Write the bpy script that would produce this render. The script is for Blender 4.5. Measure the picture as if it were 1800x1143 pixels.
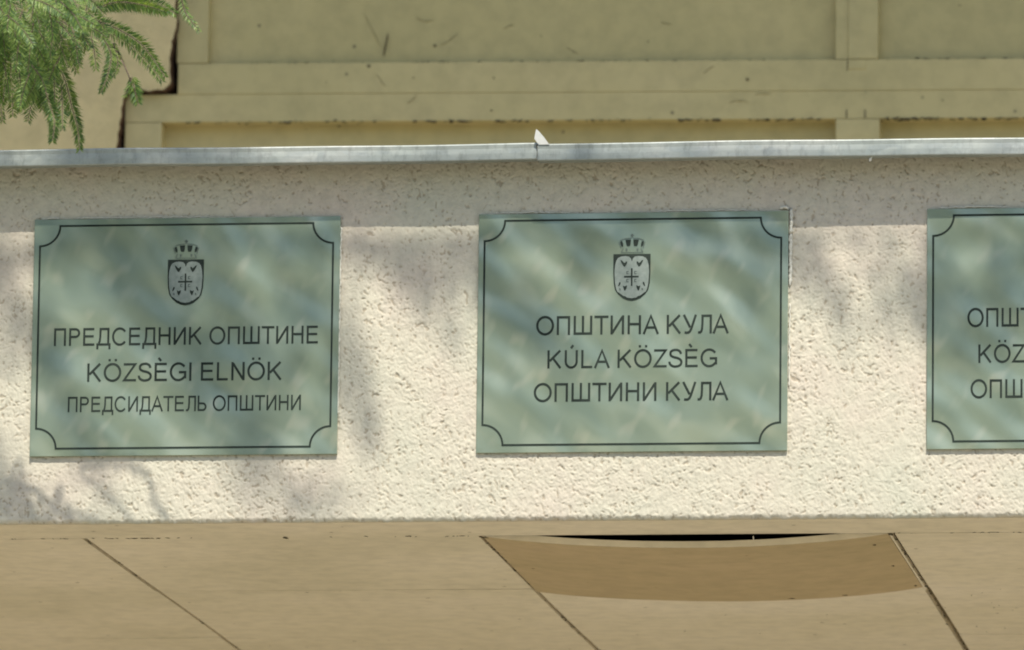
import bpy, bmesh, math, random
import numpy as np
from mathutils import Vector, Matrix

random.seed(7)
rng = np.random.default_rng(11)
scene = bpy.context.scene
for o in list(bpy.data.objects):
    bpy.data.objects.remove(o)

# ------------------------------------------------------------------ camera
cam_d = bpy.data.cameras.new("camera")
cam = bpy.data.objects.new("camera", cam_d)
scene.collection.objects.link(cam)
scene.camera = cam
YAW, PITCH, ROLL = -0.13742, 0.16293, 0.01187
F = Vector((math.sin(YAW) * math.cos(PITCH), math.cos(YAW) * math.cos(PITCH), math.sin(PITCH)))
R = Vector((math.cos(YAW), -math.sin(YAW), 0))
U = R.cross(F)
R2 = R * math.cos(ROLL) + U * math.sin(ROLL)
U2 = -R * math.sin(ROLL) + U * math.cos(ROLL)
m = Matrix((R2, U2, -F)).transposed().to_4x4()
m.translation = Vector((1.9761, -9.7809, 1.6024))
cam.matrix_world = m
cam_d.sensor_width = 36
cam_d.lens = 275.1
cam_d.clip_start = 0.1
cam_d.clip_end = 500
cam_d.dof.use_dof = True
cam_d.dof.focus_distance = 10.0
cam_d.dof.aperture_fstop = 11.0

# ------------------------------------------------------------------ light
SUN = Vector((0.26, -1.0, 1.62)).normalized()
world = bpy.data.worlds.new("World")
scene.world = world
world.use_nodes = True
wn = world.node_tree.nodes
wl = world.node_tree.links
sky = wn.new("ShaderNodeTexSky")
sky.sky_type = 'NISHITA'
sky.sun_disc = False
sky.sun_elevation = math.asin(SUN.z)
sky.sun_rotation = math.atan2(SUN.x, SUN.y)
bg = wn["Background"]
bg.inputs["Strength"].default_value = 0.095
wl.new(sky.outputs[0], bg.inputs[0])
sun_d = bpy.data.lights.new("sun", 'SUN')
sun = bpy.data.objects.new("sun", sun_d)
scene.collection.objects.link(sun)
sun.rotation_euler = SUN.to_track_quat('Z', 'Y').to_euler()
sun_d.energy = 3.7
sun_d.angle = math.radians(0.55)
sun_d.color = (1.0, 0.94, 0.84)
scene.view_settings.view_transform = 'Standard'
scene.view_settings.look = 'None'
scene.view_settings.gamma = 1
scene.view_settings.use_curve_mapping = False
scene.view_settings.exposure = 0.80
scene.render.engine = 'CYCLES'
scene.cycles.filter_width = 1.9


# ------------------------------------------------------------------ helpers
def link(o, parent=None):
    scene.collection.objects.link(o)
    if parent is not None:
        o.parent = parent
    return o


def tag(o, label=None, cat=None, group=None, kind=None):
    if label: o['label'] = label
    if cat: o['category'] = cat
    if group: o['group'] = group
    if kind: o['kind'] = kind
    return o


def empty(name, loc, label, cat, group=None):
    o = bpy.data.objects.new(name, None)
    o.location = loc
    o.empty_display_size = 0.1
    link(o)
    return tag(o, label, cat, group)


def finish(name, me, mat, parent=None, smooth=False):
    me.name = name
    if mat: me.materials.append(mat)
    if smooth:
        me.polygons.foreach_set('use_smooth', [True] * len(me.polygons))
    o = bpy.data.objects.new(name, me)
    link(o, parent)
    if parent is not None:
        # geometry is written in world coordinates: bring it into the parent's frame
        me.transform(Matrix.Translation(-parent.location) if parent.parent is None else Matrix.Identity(4))
    return o


def mesh(name, verts, faces, mat, parent=None, smooth=False):
    me = bpy.data.meshes.new(name)
    me.from_pydata([tuple(v) for v in verts], [], faces)
    me.update()
    return finish(name, me, mat, parent, smooth)


def box_bm(bm, x0, x1, y0, y1, z0, z1, tilt=None):
    vs = []
    for x, y, z in ((x0, y0, z0), (x1, y0, z0), (x1, y1, z0), (x0, y1, z0),
                    (x0, y0, z1), (x1, y0, z1), (x1, y1, z1), (x0, y1, z1)):
        if tilt: z = z + tilt(x)
        vs.append(bm.verts.new((x, y, z)))
    for f in ((0, 3, 2, 1), (4, 5, 6, 7), (0, 1, 5, 4), (1, 2, 6, 5), (2, 3, 7, 6), (3, 0, 4, 7)):
        bm.faces.new([vs[i] for i in f])


def box(name, x0, x1, y0, y1, z0, z1, mat, parent=None, bevel=0.0, tilt=None, seg=2):
    bm = bmesh.new()
    box_bm(bm, x0, x1, y0, y1, z0, z1, tilt)
    if bevel:
        bmesh.ops.bevel(bm, geom=list(bm.edges), offset=bevel, segments=seg, affect='EDGES', profile=0.5)
    me = bpy.data.meshes.new(name)
    bm.to_mesh(me); bm.free()
    return finish(name, me, mat, parent)


def extrude_poly(name, pts, y0, y1, mat, parent=None):
    """polygon in the x-z plane given depth from y0 (front) to y1"""
    bm = bmesh.new()
    f = [bm.verts.new((x, y0, z)) for x, z in pts]
    b = [bm.verts.new((x, y1, z)) for x, z in pts]
    n = len(pts)
    front = bm.faces.new(f)
    back = bm.faces.new(b[::-1])
    for i in range(n):
        bm.faces.new((f[i], b[i], b[(i + 1) % n], f[(i + 1) % n]))
    bm.normal_update()
    bmesh.ops.triangulate(bm, faces=[front, back], ngon_method='EAR_CLIP')
    bmesh.ops.recalc_face_normals(bm, faces=list(bm.faces))
    me = bpy.data.meshes.new(name)
    bm.to_mesh(me); bm.free()
    return finish(name, me, mat, parent)


def smooth_path(pts, sub=5):
    out = []
    P = [Vector(p) for p in pts]
    for i in range(len(P) - 1):
        p0 = P[max(0, i - 1)]; p1 = P[i]; p2 = P[i + 1]; p3 = P[min(len(P) - 1, i + 2)]
        for k in range(sub):
            t = k / sub
            out.append(0.5 * ((2 * p1) + (-p0 + p2) * t + (2 * p0 - 5 * p1 + 4 * p2 - p3) * t * t + (-p0 + 3 * p1 - 3 * p2 + p3) * t ** 3))
    out.append(P[-1])
    return out



# ------------------------------------------------------------------ materials
def new_mat(name):
    mt = bpy.data.materials.new(name)
    mt.use_nodes = True
    nt = mt.node_tree
    return mt, nt, nt.nodes, nt.links, nt.nodes["Principled BSDF"]


def tex_noise(nt, scale, detail=3, rough=0.55, vec=None, dist=0.0):
    n = nt.nodes.new("ShaderNodeTexNoise")
    n.inputs["Scale"].default_value = scale
    n.inputs["Detail"].default_value = detail
    n.inputs["Roughness"].default_value = rough
    n.inputs["Distortion"].default_value = dist
    if vec is not None: nt.links.new(vec, n.inputs["Vector"])
    return n


def coords(nt, scale=(1, 1, 1), rot=(0, 0, 0)):
    g = nt.nodes.new("ShaderNodeNewGeometry")
    mp = nt.nodes.new("ShaderNodeMapping")
    mp.inputs["Scale"].default_value = scale
    mp.inputs["Rotation"].default_value = rot
    nt.links.new(g.outputs["Position"], mp.inputs["Vector"])
    return mp.outputs[0]


def coords_turned(nt, ang, scale):
    a = coords(nt, (1, 1, 1), (0, ang, 0))
    mp = nt.nodes.new("ShaderNodeMapping")
    mp.inputs["Scale"].default_value = scale
    nt.links.new(a, mp.inputs["Vector"])
    return mp.outputs[0]


def ramp(nt, fac, stops, interp='LINEAR'):
    r = nt.nodes.new("ShaderNodeValToRGB")
    els = r.color_ramp.elements
    r.color_ramp.interpolation = interp
    while len(els) < len(stops): els.new(0.5)
    for e, (p, c) in zip(els, stops):
        e.position = p
        e.color = (c[0], c[1], c[2], 1) if hasattr(c, '__len__') else (c, c, c, 1)
    nt.links.new(fac, r.inputs[0])
    return r.outputs[0]


def mixc(nt, fac, a, b, mode='MIX'):
    mx = nt.nodes.new("ShaderNodeMix")
    mx.data_type = 'RGBA'
    mx.blend_type = mode
    if hasattr(fac, 'node'): nt.links.new(fac, mx.inputs[0])
    else: mx.inputs[0].default_value = fac
    for i, c in ((6, a), (7, b)):
        if hasattr(c, 'node'): nt.links.new(c, mx.inputs[i])
        else: mx.inputs[i].default_value = (c[0], c[1], c[2], 1)
    return mx.outputs[2]


def bump(nt, height, strength, dist, bs):
    b = nt.nodes.new("ShaderNodeBump")
    b.inputs["Strength"].default_value = strength
    b.inputs["Distance"].default_value = dist
    nt.links.new(height, b.inputs["Height"])
    nt.links.new(b.outputs[0], bs.inputs["Normal"])
    return b


def painted(name, c1, c2, c3, rough=0.6, streak=(3, 3, 3), spots=True, spot_c=(0.05, 0.035, 0.015), bumpd=0.0006):
    mt, nt, N, L, bs = new_mat(name)
    v = coords(nt, streak)
    n1 = tex_noise(nt, 1.4, 5, 0.6, v)
    col = ramp(nt, n1.outputs[0], [(0.3, c1), (0.5, c2), (0.72, c3)])
    n2 = tex_noise(nt, 34, 4, 0.6, coords(nt))
    grime = ramp(nt, n2.outputs[0], [(0.3, 0.80), (0.6, 1.0)])
    col = mixc(nt, 0.7, col, grime, 'MULTIPLY')
    if spots:
        vo = N.new("ShaderNodeTexVoronoi")
        vo.inputs["Scale"].default_value = 17
        vo.inputs["Randomness"].default_value = 1
        L.new(coords(nt), vo.inputs["Vector"])
        n3 = tex_noise(nt, 60, 2, 0.5, coords(nt))
        ad = N.new("ShaderNodeMath"); ad.operation = 'MULTIPLY_ADD'
        L.new(n3.outputs[0], ad.inputs[0]); ad.inputs[1].default_value = 0.10
        L.new(vo.outputs["Distance"], ad.inputs[2])
        s = ramp(nt, ad.outputs[0], [(0.075, 0.75), (0.11, 0.0)])
        col = mixc(nt, s, col, spot_c)
    L.new(col, bs.inputs["Base Color"])
    bs.inputs["Roughness"].default_value = rough
    n4 = tex_noise(nt, 260, 3, 0.5, coords(nt))
    n5 = tex_noise(nt, 9, 3, 0.5, coords(nt))
    am = N.new("ShaderNodeMath"); am.operation = 'MULTIPLY_ADD'
    L.new(n5.outputs[0], am.inputs[0]); am.inputs[1].default_value = 6
    L.new(n4.outputs[0], am.inputs[2])
    bump(nt, am.outputs[0], 0.5, bumpd, bs)
    return mt


# roughcast plaster
M_plaster, nt, N, L, bs = new_mat("roughcast_plaster")
at = N.new("ShaderNodeAttribute"); at.attribute_name = "pit"
v = coords(nt)
big = tex_noise(nt, 5.5, 4, 0.6, v)
base = ramp(nt, big.outputs[0], [(0.32, (0.505, 0.49, 0.39)), (0.5, (0.538, 0.50, 0.40)), (0.68, (0.555, 0.487, 0.40))])
med = tex_noise(nt, 75, 5, 0.7, v)
base = mixc(nt, 0.55, base, ramp(nt, med.outputs[0], [(0.32, 0.70), (0.6, 1.0)]), 'MULTIPLY')
dirt = ramp(nt, at.outputs["Fac"], [(0.0, 0.0), (0.35, 0.10), (0.95, 0.5)])
base = mixc(nt, dirt, base, (0.24, 0.185, 0.12))
L.new(base, bs.inputs["Base Color"])
bs.inputs["Roughness"].default_value = 0.92
bs.inputs["Specular IOR Level"].default_value = 0.2
fine = tex_noise(nt, 520, 3, 0.6, v)
bump(nt, fine.outputs[0], 0.6, 0.0006, bs)

# galvanised sheet
M_galv, nt, N, L, bs = new_mat("galvanised_sheet")
v = coords(nt, (1, 1, 1.6))
vo = N.new("ShaderNodeTexVoronoi"); vo.inputs["Scale"].default_value = 70
L.new(v, vo.inputs["Vector"])
sp = N.new("ShaderNodeSeparateColor"); L.new(vo.outputs["Color"], sp.inputs[0])
n1 = tex_noise(nt, 6, 5, 0.65, v)
c = ramp(nt, n1.outputs[0], [(0.3, (0.27, 0.295, 0.27)), (0.5, (0.35, 0.38, 0.35)), (0.72, (0.48, 0.49, 0.45))])
c = mixc(nt, 0.35, c, ramp(nt, sp.outputs[0], [(0, 0.72), (1, 1.0)]), 'MULTIPLY')
n2 = tex_noise(nt, 120, 4, 0.7, coords(nt, (1, 1, 0.35)))
c = mixc(nt, 0.6, c, ramp(nt, n2.outputs[0], [(0.32, 0.62), (0.5, 1.0)]), 'MULTIPLY')
L.new(c, bs.inputs["Base Color"])
bs.inputs["Metallic"].default_value = 0.45
L.new(ramp(nt, sp.outputs[1], [(0, 0.42), (1, 0.6)]), bs.inputs["Roughness"])
bump(nt, n1.outputs[0], 0.3, 0.004, bs)

# satin metal plate of the plaques
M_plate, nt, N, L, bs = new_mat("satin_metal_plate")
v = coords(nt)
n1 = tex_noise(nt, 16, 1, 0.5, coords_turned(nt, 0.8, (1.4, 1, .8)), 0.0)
c = ramp(nt, n1.outputs[0], [(0.3, (0.215, 0.27, 0.205)), (0.5, (0.26, 0.315, 0.235)), (0.7, (0.34, 0.39, 0.29))], 'EASE')  # diagonal mottling paints blurred tree reflections into the base colour
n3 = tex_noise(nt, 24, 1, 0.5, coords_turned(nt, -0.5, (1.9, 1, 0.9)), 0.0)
scuff_reflection = ramp(nt, n3.outputs[0], [(0.55, 0.0), (0.80, 0.45)], 'EASE')  # pale blotches, part scuffs and part painted reflection
c = mixc(nt, scuff_reflection, c, (0.47, 0.47, 0.36))
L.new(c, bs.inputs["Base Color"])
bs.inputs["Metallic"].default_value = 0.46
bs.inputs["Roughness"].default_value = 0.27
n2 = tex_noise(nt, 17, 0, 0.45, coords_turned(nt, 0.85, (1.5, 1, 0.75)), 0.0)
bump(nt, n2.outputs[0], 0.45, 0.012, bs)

M_ink, nt, N, L, bs = new_mat("engraving_paint")
n1 = tex_noise(nt, 45, 3, 0.6, coords(nt))
L.new(ramp(nt, n1.outputs[0], [(0.3, (0.010, 0.016, 0.012)), (0.8, (0.03, 0.042, 0.033))]), bs.inputs["Base Color"])
bs.inputs["Roughness"].default_value = 0.7
bs.inputs["Specular IOR Level"].default_value = 0.2
M_ink_faint, nt, N, L, bs = new_mat("engraving_faint")
bs.inputs["Base Color"].default_value = (0.065, 0.085, 0.07, 1)
bs.inputs["Roughness"].default_value = 0.5
M_field, nt, N, L, bs = new_mat("shield_field")
n1 = tex_noise(nt, 160, 3, 0.6, coords(nt))
L.new(ramp(nt, n1.outputs[0], [(0.3, (0.18, 0.215, 0.185)), (0.7, (0.25, 0.285, 0.25))]), bs.inputs["Base Color"])
bs.inputs["Metallic"].default_value = 0.4
bs.inputs["Roughness"].default_value = 0.5

M_frame = painted("olive_frame_paint", (0.48, 0.41, 0.185), (0.54, 0.455, 0.21), (0.61, 0.505, 0.25), 0.5, (1.2, 1, 1.2))
M_infill = painted("olive_panel_paint", (0.45, 0.385, 0.17), (0.51, 0.43, 0.19), (0.59, 0.49, 0.235), 0.5, (1.2, 1, 1.5))
M_wall = painted("ochre_plaster_wall", (0.62, 0.51, 0.26), (0.69, 0.56, 0.29), (0.73, 0.58, 0.32), 0.85, (3, 3, 3), bumpd=0.002)
M_soffit = painted("beige_soffit_paint", (0.64, 0.57, 0.42), (0.74, 0.655, 0.50), (0.80, 0.71, 0.57), 0.7, (1.5, 1.5, 1.5), spot_c=(0.12, 0.08, 0.04))
M_soffit_brown = painted("brown_board", (0.43, 0.335, 0.19), (0.48, 0.37, 0.215), (0.54, 0.405, 0.25), 0.7, (1, 4, 1), spot_c=(0.14, 0.08, 0.03))
M_recess = painted("brown_timber", (0.05, 0.025, 0.010), (0.085, 0.04, 0.015), (0.14, 0.07, 0.03), 0.9, (4, 4, 1), spots=False)
M_dark, nt, N, L, bs = new_mat("grime")
n1 = tex_noise(nt, 150, 3, 0.6, coords(nt))
L.new(ramp(nt, n1.outputs[0], [(0.3, (0.035, 0.028, 0.014)), (0.7, (0.11, 0.088, 0.045))]), bs.inputs["Base Color"])
bs.inputs["Roughness"].default_value = 1.0
M_joint = painted("dusty_joint", (0.20, 0.155, 0.09), (0.30, 0.235, 0.14), (0.40, 0.32, 0.20), 0.95, (9, 9, 9), spots=False)
M_web = painted("dusty_web", (0.25, 0.205, 0.10), (0.31, 0.26, 0.125), (0.37, 0.31, 0.155), 0.95, (9, 9, 9), spots=False)
M_concrete = painted("grey_concrete", (0.24, 0.23, 0.2), (0.29, 0.27, 0.24), (0.33, 0.31, 0.27), 0.9, (1, 1, 1), spots=False)
M_void, nt, N, L, bs = new_mat("dark_void_shade")  # near-black colour puts the shade of the hollow into the boards
n1 = tex_noise(nt, 12, 3, 0.6, coords(nt))
L.new(ramp(nt, n1.outputs[0], [(0.3, (0.012, 0.009, 0.006)), (0.7, (0.03, 0.022, 0.014))]), bs.inputs["Base Color"])
bs.inputs["Roughness"].default_value = 1.0
M_white, nt, N, L, bs = new_mat("white_sealant")
n1 = tex_noise(nt, 220, 3, 0.6, coords(nt))
L.new(ramp(nt, n1.outputs[0], [(0.3, (0.55, 0.53, 0.46)), (0.7, (0.76, 0.74, 0.67))]), bs.inputs["Base Color"])
bs.inputs["Roughness"].default_value = 0.8
M_bead, nt, N, L, bs = new_mat("pale_filler")
n1 = tex_noise(nt, 220, 3, 0.6, coords(nt))
L.new(ramp(nt, n1.outputs[0], [(0.3, (0.50, 0.48, 0.40)), (0.7, (0.66, 0.64, 0.56))]), bs.inputs["Base Color"])
bs.inputs["Roughness"].default_value = 0.9
M_bare, nt, N, L, bs = new_mat("bright_bent_sheet")
n1 = tex_noise(nt, 200, 3, 0.6, coords(nt))
L.new(ramp(nt, n1.outputs[0], [(0.3, (0.66, 0.67, 0.64)), (0.7, (0.80, 0.80, 0.76))]), bs.inputs["Base Color"])
bs.inputs["Metallic"].default_value = 0.2
bs.inputs["Roughness"].default_value = 0.5


def leaf_mat(name, stops, trans=0.35):
    mt, nt, N, L, bs = new_mat(name)
    g = N.new("ShaderNodeNewGeometry")
    n = tex_noise(nt, 14, 2, 0.5, coords(nt))
    ad = N.new("ShaderNodeMath"); ad.operation = 'MULTIPLY_ADD'
    L.new(g.outputs["Random Per Island"], ad.inputs[0]); ad.inputs[1].default_value = 0.4
    mu = N.new("ShaderNodeMath"); mu.operation = 'MULTIPLY'
    L.new(n.outputs[0], mu.inputs[0]); mu.inputs[1].default_value = 0.6
    L.new(mu.outputs[0], ad.inputs[2])
    col = ramp(nt, ad.outputs[0], stops)
    L.new(col, bs.inputs["Base Color"])
    bs.inputs["Roughness"].default_value = 0.45
    tr = N.new("ShaderNodeBsdfTranslucent")
    L.new(mixc(nt, 1.0, col, (1.5, 1.5, 0.7), 'MULTIPLY'), tr.inputs[0])
    mx = N.new("ShaderNodeMixShader"); mx.inputs[0].default_value = trans
    L.new(bs.outputs[0], mx.inputs[1]); L.new(tr.outputs[0], mx.inputs[2])
    L.new(mx.outputs[0], N["Material Output"].inputs[0])
    return mt


M_needle = leaf_mat("needle_green", [(0.2, (0.045, 0.095, 0.04)), (0.42, (0.09, 0.165, 0.045)), (0.6, (0.19, 0.29, 0.07)), (0.85, (0.38, 0.43, 0.15))], 0.4)
M_leaf = leaf_mat("broad_leaf", [(0.2, (0.045, 0.085, 0.03)), (0.5, (0.07, 0.12, 0.035)), (0.8, (0.11, 0.16, 0.05))], 0.35)
M_bark, nt, N, L, bs = new_mat("bark")
n1 = tex_noise(nt, 9, 5, 0.7, coords(nt, (4, 4, 1)))
L.new(ramp(nt, n1.outputs[0], [(0.3, (0.06, 0.045, 0.03)), (0.7, (0.19, 0.145, 0.10))]), bs.inputs["Base Color"])
bs.inputs["Roughness"].default_value = 0.9
bump(nt, n1.outputs[0], 0.8, 0.02, bs)
M_pave = painted("pale_paving", (0.29, 0.265, 0.21), (0.34, 0.31, 0.25), (0.39, 0.36, 0.29), 0.9, (0.6, 0.6, 0.6), spots=False)
M_grass = painted("grass_ground", (0.06, 0.09, 0.03), (0.08, 0.12, 0.04), (0.12, 0.14, 0.06), 0.95, (0.5, 0.5, 0.5), spots=False)

# ------------------------------------------------------------------ ground
g = mesh("ground", [(-150, -150, -0.06), (150, -150, -0.06), (150, 150, -0.06), (-150, 150, -0.06)], [(0, 1, 2, 3)], M_grass)
tag(g, kind='structure')
pv = box("pavement", -14, 16, -13, 2.2, -0.5, 0.0, M_pave)
tag(pv, kind='structure')

# ------------------------------------------------------------------ building behind the canopy
WY = 2.2
bld = empty("building", (0.3, WY, 0), "ochre rendered building front with olive panelled window frames above the canopy", "building")


def tz(x):                       # the window frame has dropped a little to the right
    return -0.0088 * (x + 0.17)


# render with a broken edge next to the frame
edge = [(-0.217, 6.2), (-0.217, 4.45), (-0.2150, 4.30), (-0.218, 4.20), (-0.217, 4.1498), (-0.2163, 4.113), (-0.2175, 4.095), (-0.2140, 4.080),
        (-0.2145, 4.067), (-0.2180, 4.058), (-0.2190, 4.050), (-0.2214, 4.0461), (-0.2216, 4.036), (-0.2238, 4.030), (-0.2245, 4.0168),
        (-0.2232, 4.006), (-0.2246, 3.998), (-0.2240, 3.9883), (-0.2222, 3.981), (-0.2240, 3.9756), (-0.2345, 3.9685), (-0.245, 3.9690), (-0.2573, 3.9665),
        (-0.270, 3.9700), (-0.2848, 3.9718), (-0.2912, 3.9692), (-0.2935, 3.960), (-0.2985, 3.9555), (-0.2980, 3.9455), (-0.3010, 3.938), (-0.3002, 3.9263), (-0.3035, 3.915),
        (-0.3029, 3.906), (-0.3052, 3.898), (-0.3045, 3.886), (-0.3076, 3.8742), (-0.3062, 3.855), (-0.309, 3.8395), (-0.307, 3.7), (-0.31, 3.5), (-0.308, 0.0)]
edge = [(x + random.uniform(-.0008, .0008), z) for x, z in edge]
edge = [(x - 0.0025, z - (0.001 if -0.285 < x < -0.226 else 0)) for x, z in edge]
pw = extrude_poly("plaster_wall", [(-6, 0.0), (-6, 6.2)] + edge, WY - 0.035, WY + 0.3, M_wall, bld)
pw.data.materials.append(M_recess)
for p_ in pw.data.polygons:
    if abs(p_.normal.y) < 0.5 and p_.center.x > -1.0: p_.material_index = 1
box("timber_backing", -0.45, -0.20, WY + 0.05, WY + 0.1, 0.0, 6.2, M_recess, bld)
FY = WY - 0.012


def fr(name, x0, x1, z0, z1, y=FY, mat=None, b=0.0012, d=0.06):
    return box(name, x0, x1, y, y + d, z0, z1, mat or M_frame, bld, bevel=b, tilt=tz)


fr("frame_post", -0.2199, -0.1696, 4.0139, 6.2)
fr("frame_post", -0.3012, -0.2420, 0.0, 3.9185)
fr("frame_rail", -0.2175, 2.6, 3.9639, 4.0129, b=0.0006)
fr("frame_rail", -0.3012, 2.6, 3.9192, 3.9636, FY + 0.0012, b=0.0006)
for (xs_, za_, zb_) in ((0.8451, 3.9950, 4.0129), (0.8440, 3.9194, 3.9330), (0.8729, 3.9194, 3.9330)):
    fr("joint_slit", xs_, xs_ + 0.0013, za_, zb_, FY - 0.0003, M_dark, b=0.0002, d=0.01)
fr("frame_post", 0.8268, 0.8460, 4.0139, 6.2, FY + 0.0015, b=0.0005)
fr("frame_post", 0.8462, 0.8936, 4.0139, 6.2)
fr("frame_post", 0.8277, 0.8965, 0.0, 3.9185)
fr("joint_cover", 0.8466, 0.8750, 3.9972, 4.0129, FY - 0.0015, d=0.004)
fr("frame_post", 2.0, 2.07, 4.0139, 6.2)


def wavy_panel(x0, x1, z0, z1, y, mat, amp=0.0015):
    nx, nz = 26, 10
    vs, fs = [], []
    ph = random.uniform(0, 6)
    for j in range(nz + 1):
        for i in range(nx + 1):
            x = x0 + (x1 - x0) * i / nx
            z = z0 + (z1 - z0) * j / nz
            w = amp * (math.sin(x * 7 + ph) * math.cos(z * 9 + ph) + 0.5 * math.sin(x * 17 + z * 11))
            vs.append((x, y + w, z + tz(x)))
    for j in range(nz):
        for i in range(nx):
            a = j * (nx + 1) + i
            fs.append((a, a + 1, a + nx + 2, a + nx + 1))
    n = len(vs)
    vs += [(x, yy + 0.02, z) for (x, yy, z) in vs]
    fs += [tuple(n + k for k in f[::-1]) for f in fs[:nx * nz]]
    return mesh("infill_panel", vs, fs, mat, bld, True)


wavy_panel(-0.172, 0.829, 4.010, 6.2, WY + 0.004, M_infill)
wavy_panel(0.891, 2.003, 4.010, 6.2, WY + 0.004, M_infill)
wavy_panel(-0.245, 0.831, 1.5, 3.925, WY + 0.024, M_infill)
wavy_panel(0.893, 2.6, 1.5, 3.925, WY + 0.024, M_infill)
# unseen eaves added further up the front, sized to shade the panels
box("added_eaves_slab", -6, 6, 0.85, WY + 0.2, 5.86, 6.1, M_concrete, bld)
box("upper_wall", 2.61, 6, WY, WY + 0.3, 0, 6.2, M_wall, bld)


def crumbs(name, mat, parent, spots):
    """small irregular lumps and wisps of dirt: spots = (x,y,z,sx,sy,sz)"""
    vs, fs = [], []
    for (x, y, z, sx, sy, sz) in spots:
        b = len(vs)
        an = random.uniform(-0.5, 0.5)
        for (px, py, pz) in ((1, 0, 0), (0.4, -0.3, 0.9), (-0.5, 0.1, 0.8), (-1, 0, 0.1), (-0.5, -0.2, -0.9), (0.5, 0.1, -0.8), (0, -1, 0.1), (0, 1, 0)):
            px *= random.uniform(0.6, 1.2); pz *= random.uniform(0.6, 1.2)
            qx, qz = px * sx, pz * sz
            vs.append((x + qx * math.cos(an) - qz * math.sin(an) * 0.5, y + py * sy, z + qz * math.cos(an) + qx * math.sin(an) * 0.5))
        for k in range(6):
            fs.append((b + k, b + (k + 1) % 6, b + 6))
            fs.append((b + (k + 1) % 6, b + k, b + 7))
    o = mesh(name, vs, fs, mat, parent)
    return tag(o, kind='stuff')


sp = []
for i in range(300):
    x = random.choice([random.uniform(-0.24, 0.82), random.uniform(0.9, 1.2)])
    if random.random() < 0.45:
        x = random.choice([-0.08, 0.03, 0.22, 0.33, 0.47, 0.62, 0.72, 0.95, 1.0, 1.09]) + random.gauss(0, 0.025)
    r = abs(random.gauss(0, 1)) * 0.0009 + 0.0006
    up = random.random() < 0.4
    if up:
        sp.append((x, WY - 0.004, 4.0135 + tz(x) + abs(random.gauss(0, 0.0008)), r * 2.6, 0.003, r * 0.7))
    else:
        sp.append((x, WY - 0.010, 3.9185 + tz(x) + random.gauss(-0.0005, 0.0012), r * 3.2, 0.004, r * 0.9))
for (x, z, r) in ((0.6884, 3.9742, .0028), (0.2845, 3.931, .0018), (0.2875, 3.9829, .0016), (0.1917, 4.0392, .0022), (0.02, 3.98, .0012), (0.16, 3.985, .0015),
                  (0.995, 3.937, .0013), (0.53, 4.04, .0014), (0.36, 4.052, .0012), (0.088, 4.005, .003), (1.02, 4.09, .0014)):
    sp.append((x, FY + (0.012 if z > 4.02 else -0.001), z, r * 1.3, 0.002, r))
crumbs("dirt_crumbs", M_dark, bld, sp)

# the dry twig caught on the panel
tw = [(0.1157, 4.0595), (0.1150, 4.052), (0.1132, 4.043), (0.1112, 4.034), (0.1099, 4.0238)]


def tube(pts, radii, n=8):
    vs, fs = [], []
    for i, p in enumerate(pts):
        a = Vector(pts[max(0, i - 1)]); b = Vector(pts[min(len(pts) - 1, i + 1)])
        t = (b - a).normalized()
        s = t.orthogonal().normalized(); u = t.cross(s)
        for k in range(n):
            th = 2 * math.pi * k / n
            vs.append(Vector(p) + (s * math.cos(th) + u * math.sin(th)) * radii[i])
    for i in range(len(pts) - 1):
        for k in range(n):
            fs.append((i * n + k, i * n + (k + 1) % n, (i + 1) * n + (k + 1) % n, (i + 1) * n + k))
    fs.append(tuple(range(n))[::-1]); fs.append(tuple((len(pts) - 1) * n + k for k in range(n)))
    return vs, fs


vs, fs = tube([(x, WY - 0.0005, z) for x, z in tw], [0.0008, 0.0014, 0.0012, 0.0014, 0.0009], 6)
o = mesh("dry_twig", vs, fs, M_dark)
tag(o, "thin dark twig sliver stuck upright on the olive panel above the canopy", "twig")

# cobweb wisps and drip marks caught on the paint
rw = random.Random(3)
wv, wf = [], []
for (x, z, L_, a) in ((0.075, 4.085, .05, -0.9), (0.16, 4.085, .03, -.1), (0.20, 4.045, .03, .4), (0.30, 4.065, .018, .2), (0.1, 3.989, .02, -.7), (0.15, 3.945, .022, .8), (0.62, 3.985, .02, .5),
                      (0.70, 3.945, .03, .4), (0.66, 3.935, .03, .2), (0.55, 4.075, .02, -.6), (0.40, 4.03, .02, -.2)):
    yb_ = (FY if z < 4.013 else WY + 0.003) - 0.0006
    P_ = []
    for k in range(6):
        t_ = k / 5
        P_.append((x + L_ * t_ * math.cos(a), yb_, z + L_ * t_ * math.sin(a) + L_ * 0.16 * math.sin(t_ * 3 + x * 20) + rw.gauss(0, .0004)))
    v_, f_ = tube(P_, [0.0002, .0006, .0004, .0008, .0004, .0002], 5)
    b_ = len(wv); wv += v_; wf += [tuple(b_ + q for q in f) for f in f_]
tag(mesh("cobweb", wv, wf, M_web, bld), kind='stuff')

# ------------------------------------------------------------------ canopy
can = empty("entrance_canopy", (0.6, 0.0, 2.97), "entrance canopy with roughcast plaster fascia, metal edge flashing and tiled beige soffit", "canopy")
ZB, ZT = 2.9736, 3.446
X0, X1 = -3.2, 4.4


def vnoise(x, z, seed):
    r = np.random.default_rng(seed)
    T = r.random((257, 257))
    xi = np.floor(x).astype(int); zi = np.floor(z).astype(int)
    fx = x - xi; fz = z - zi
    fx = fx * fx * (3 - 2 * fx); fz = fz * fz * (3 - 2 * fz)
    xi %= 256; zi %= 256
    a = T[xi, zi]; b = T[xi + 1, zi]; c_ = T[xi, zi + 1]; d = T[xi + 1, zi + 1]
    return (a * (1 - fx) + b * fx) * (1 - fz) + (c_ * (1 - fx) + d * fx) * fz


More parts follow.
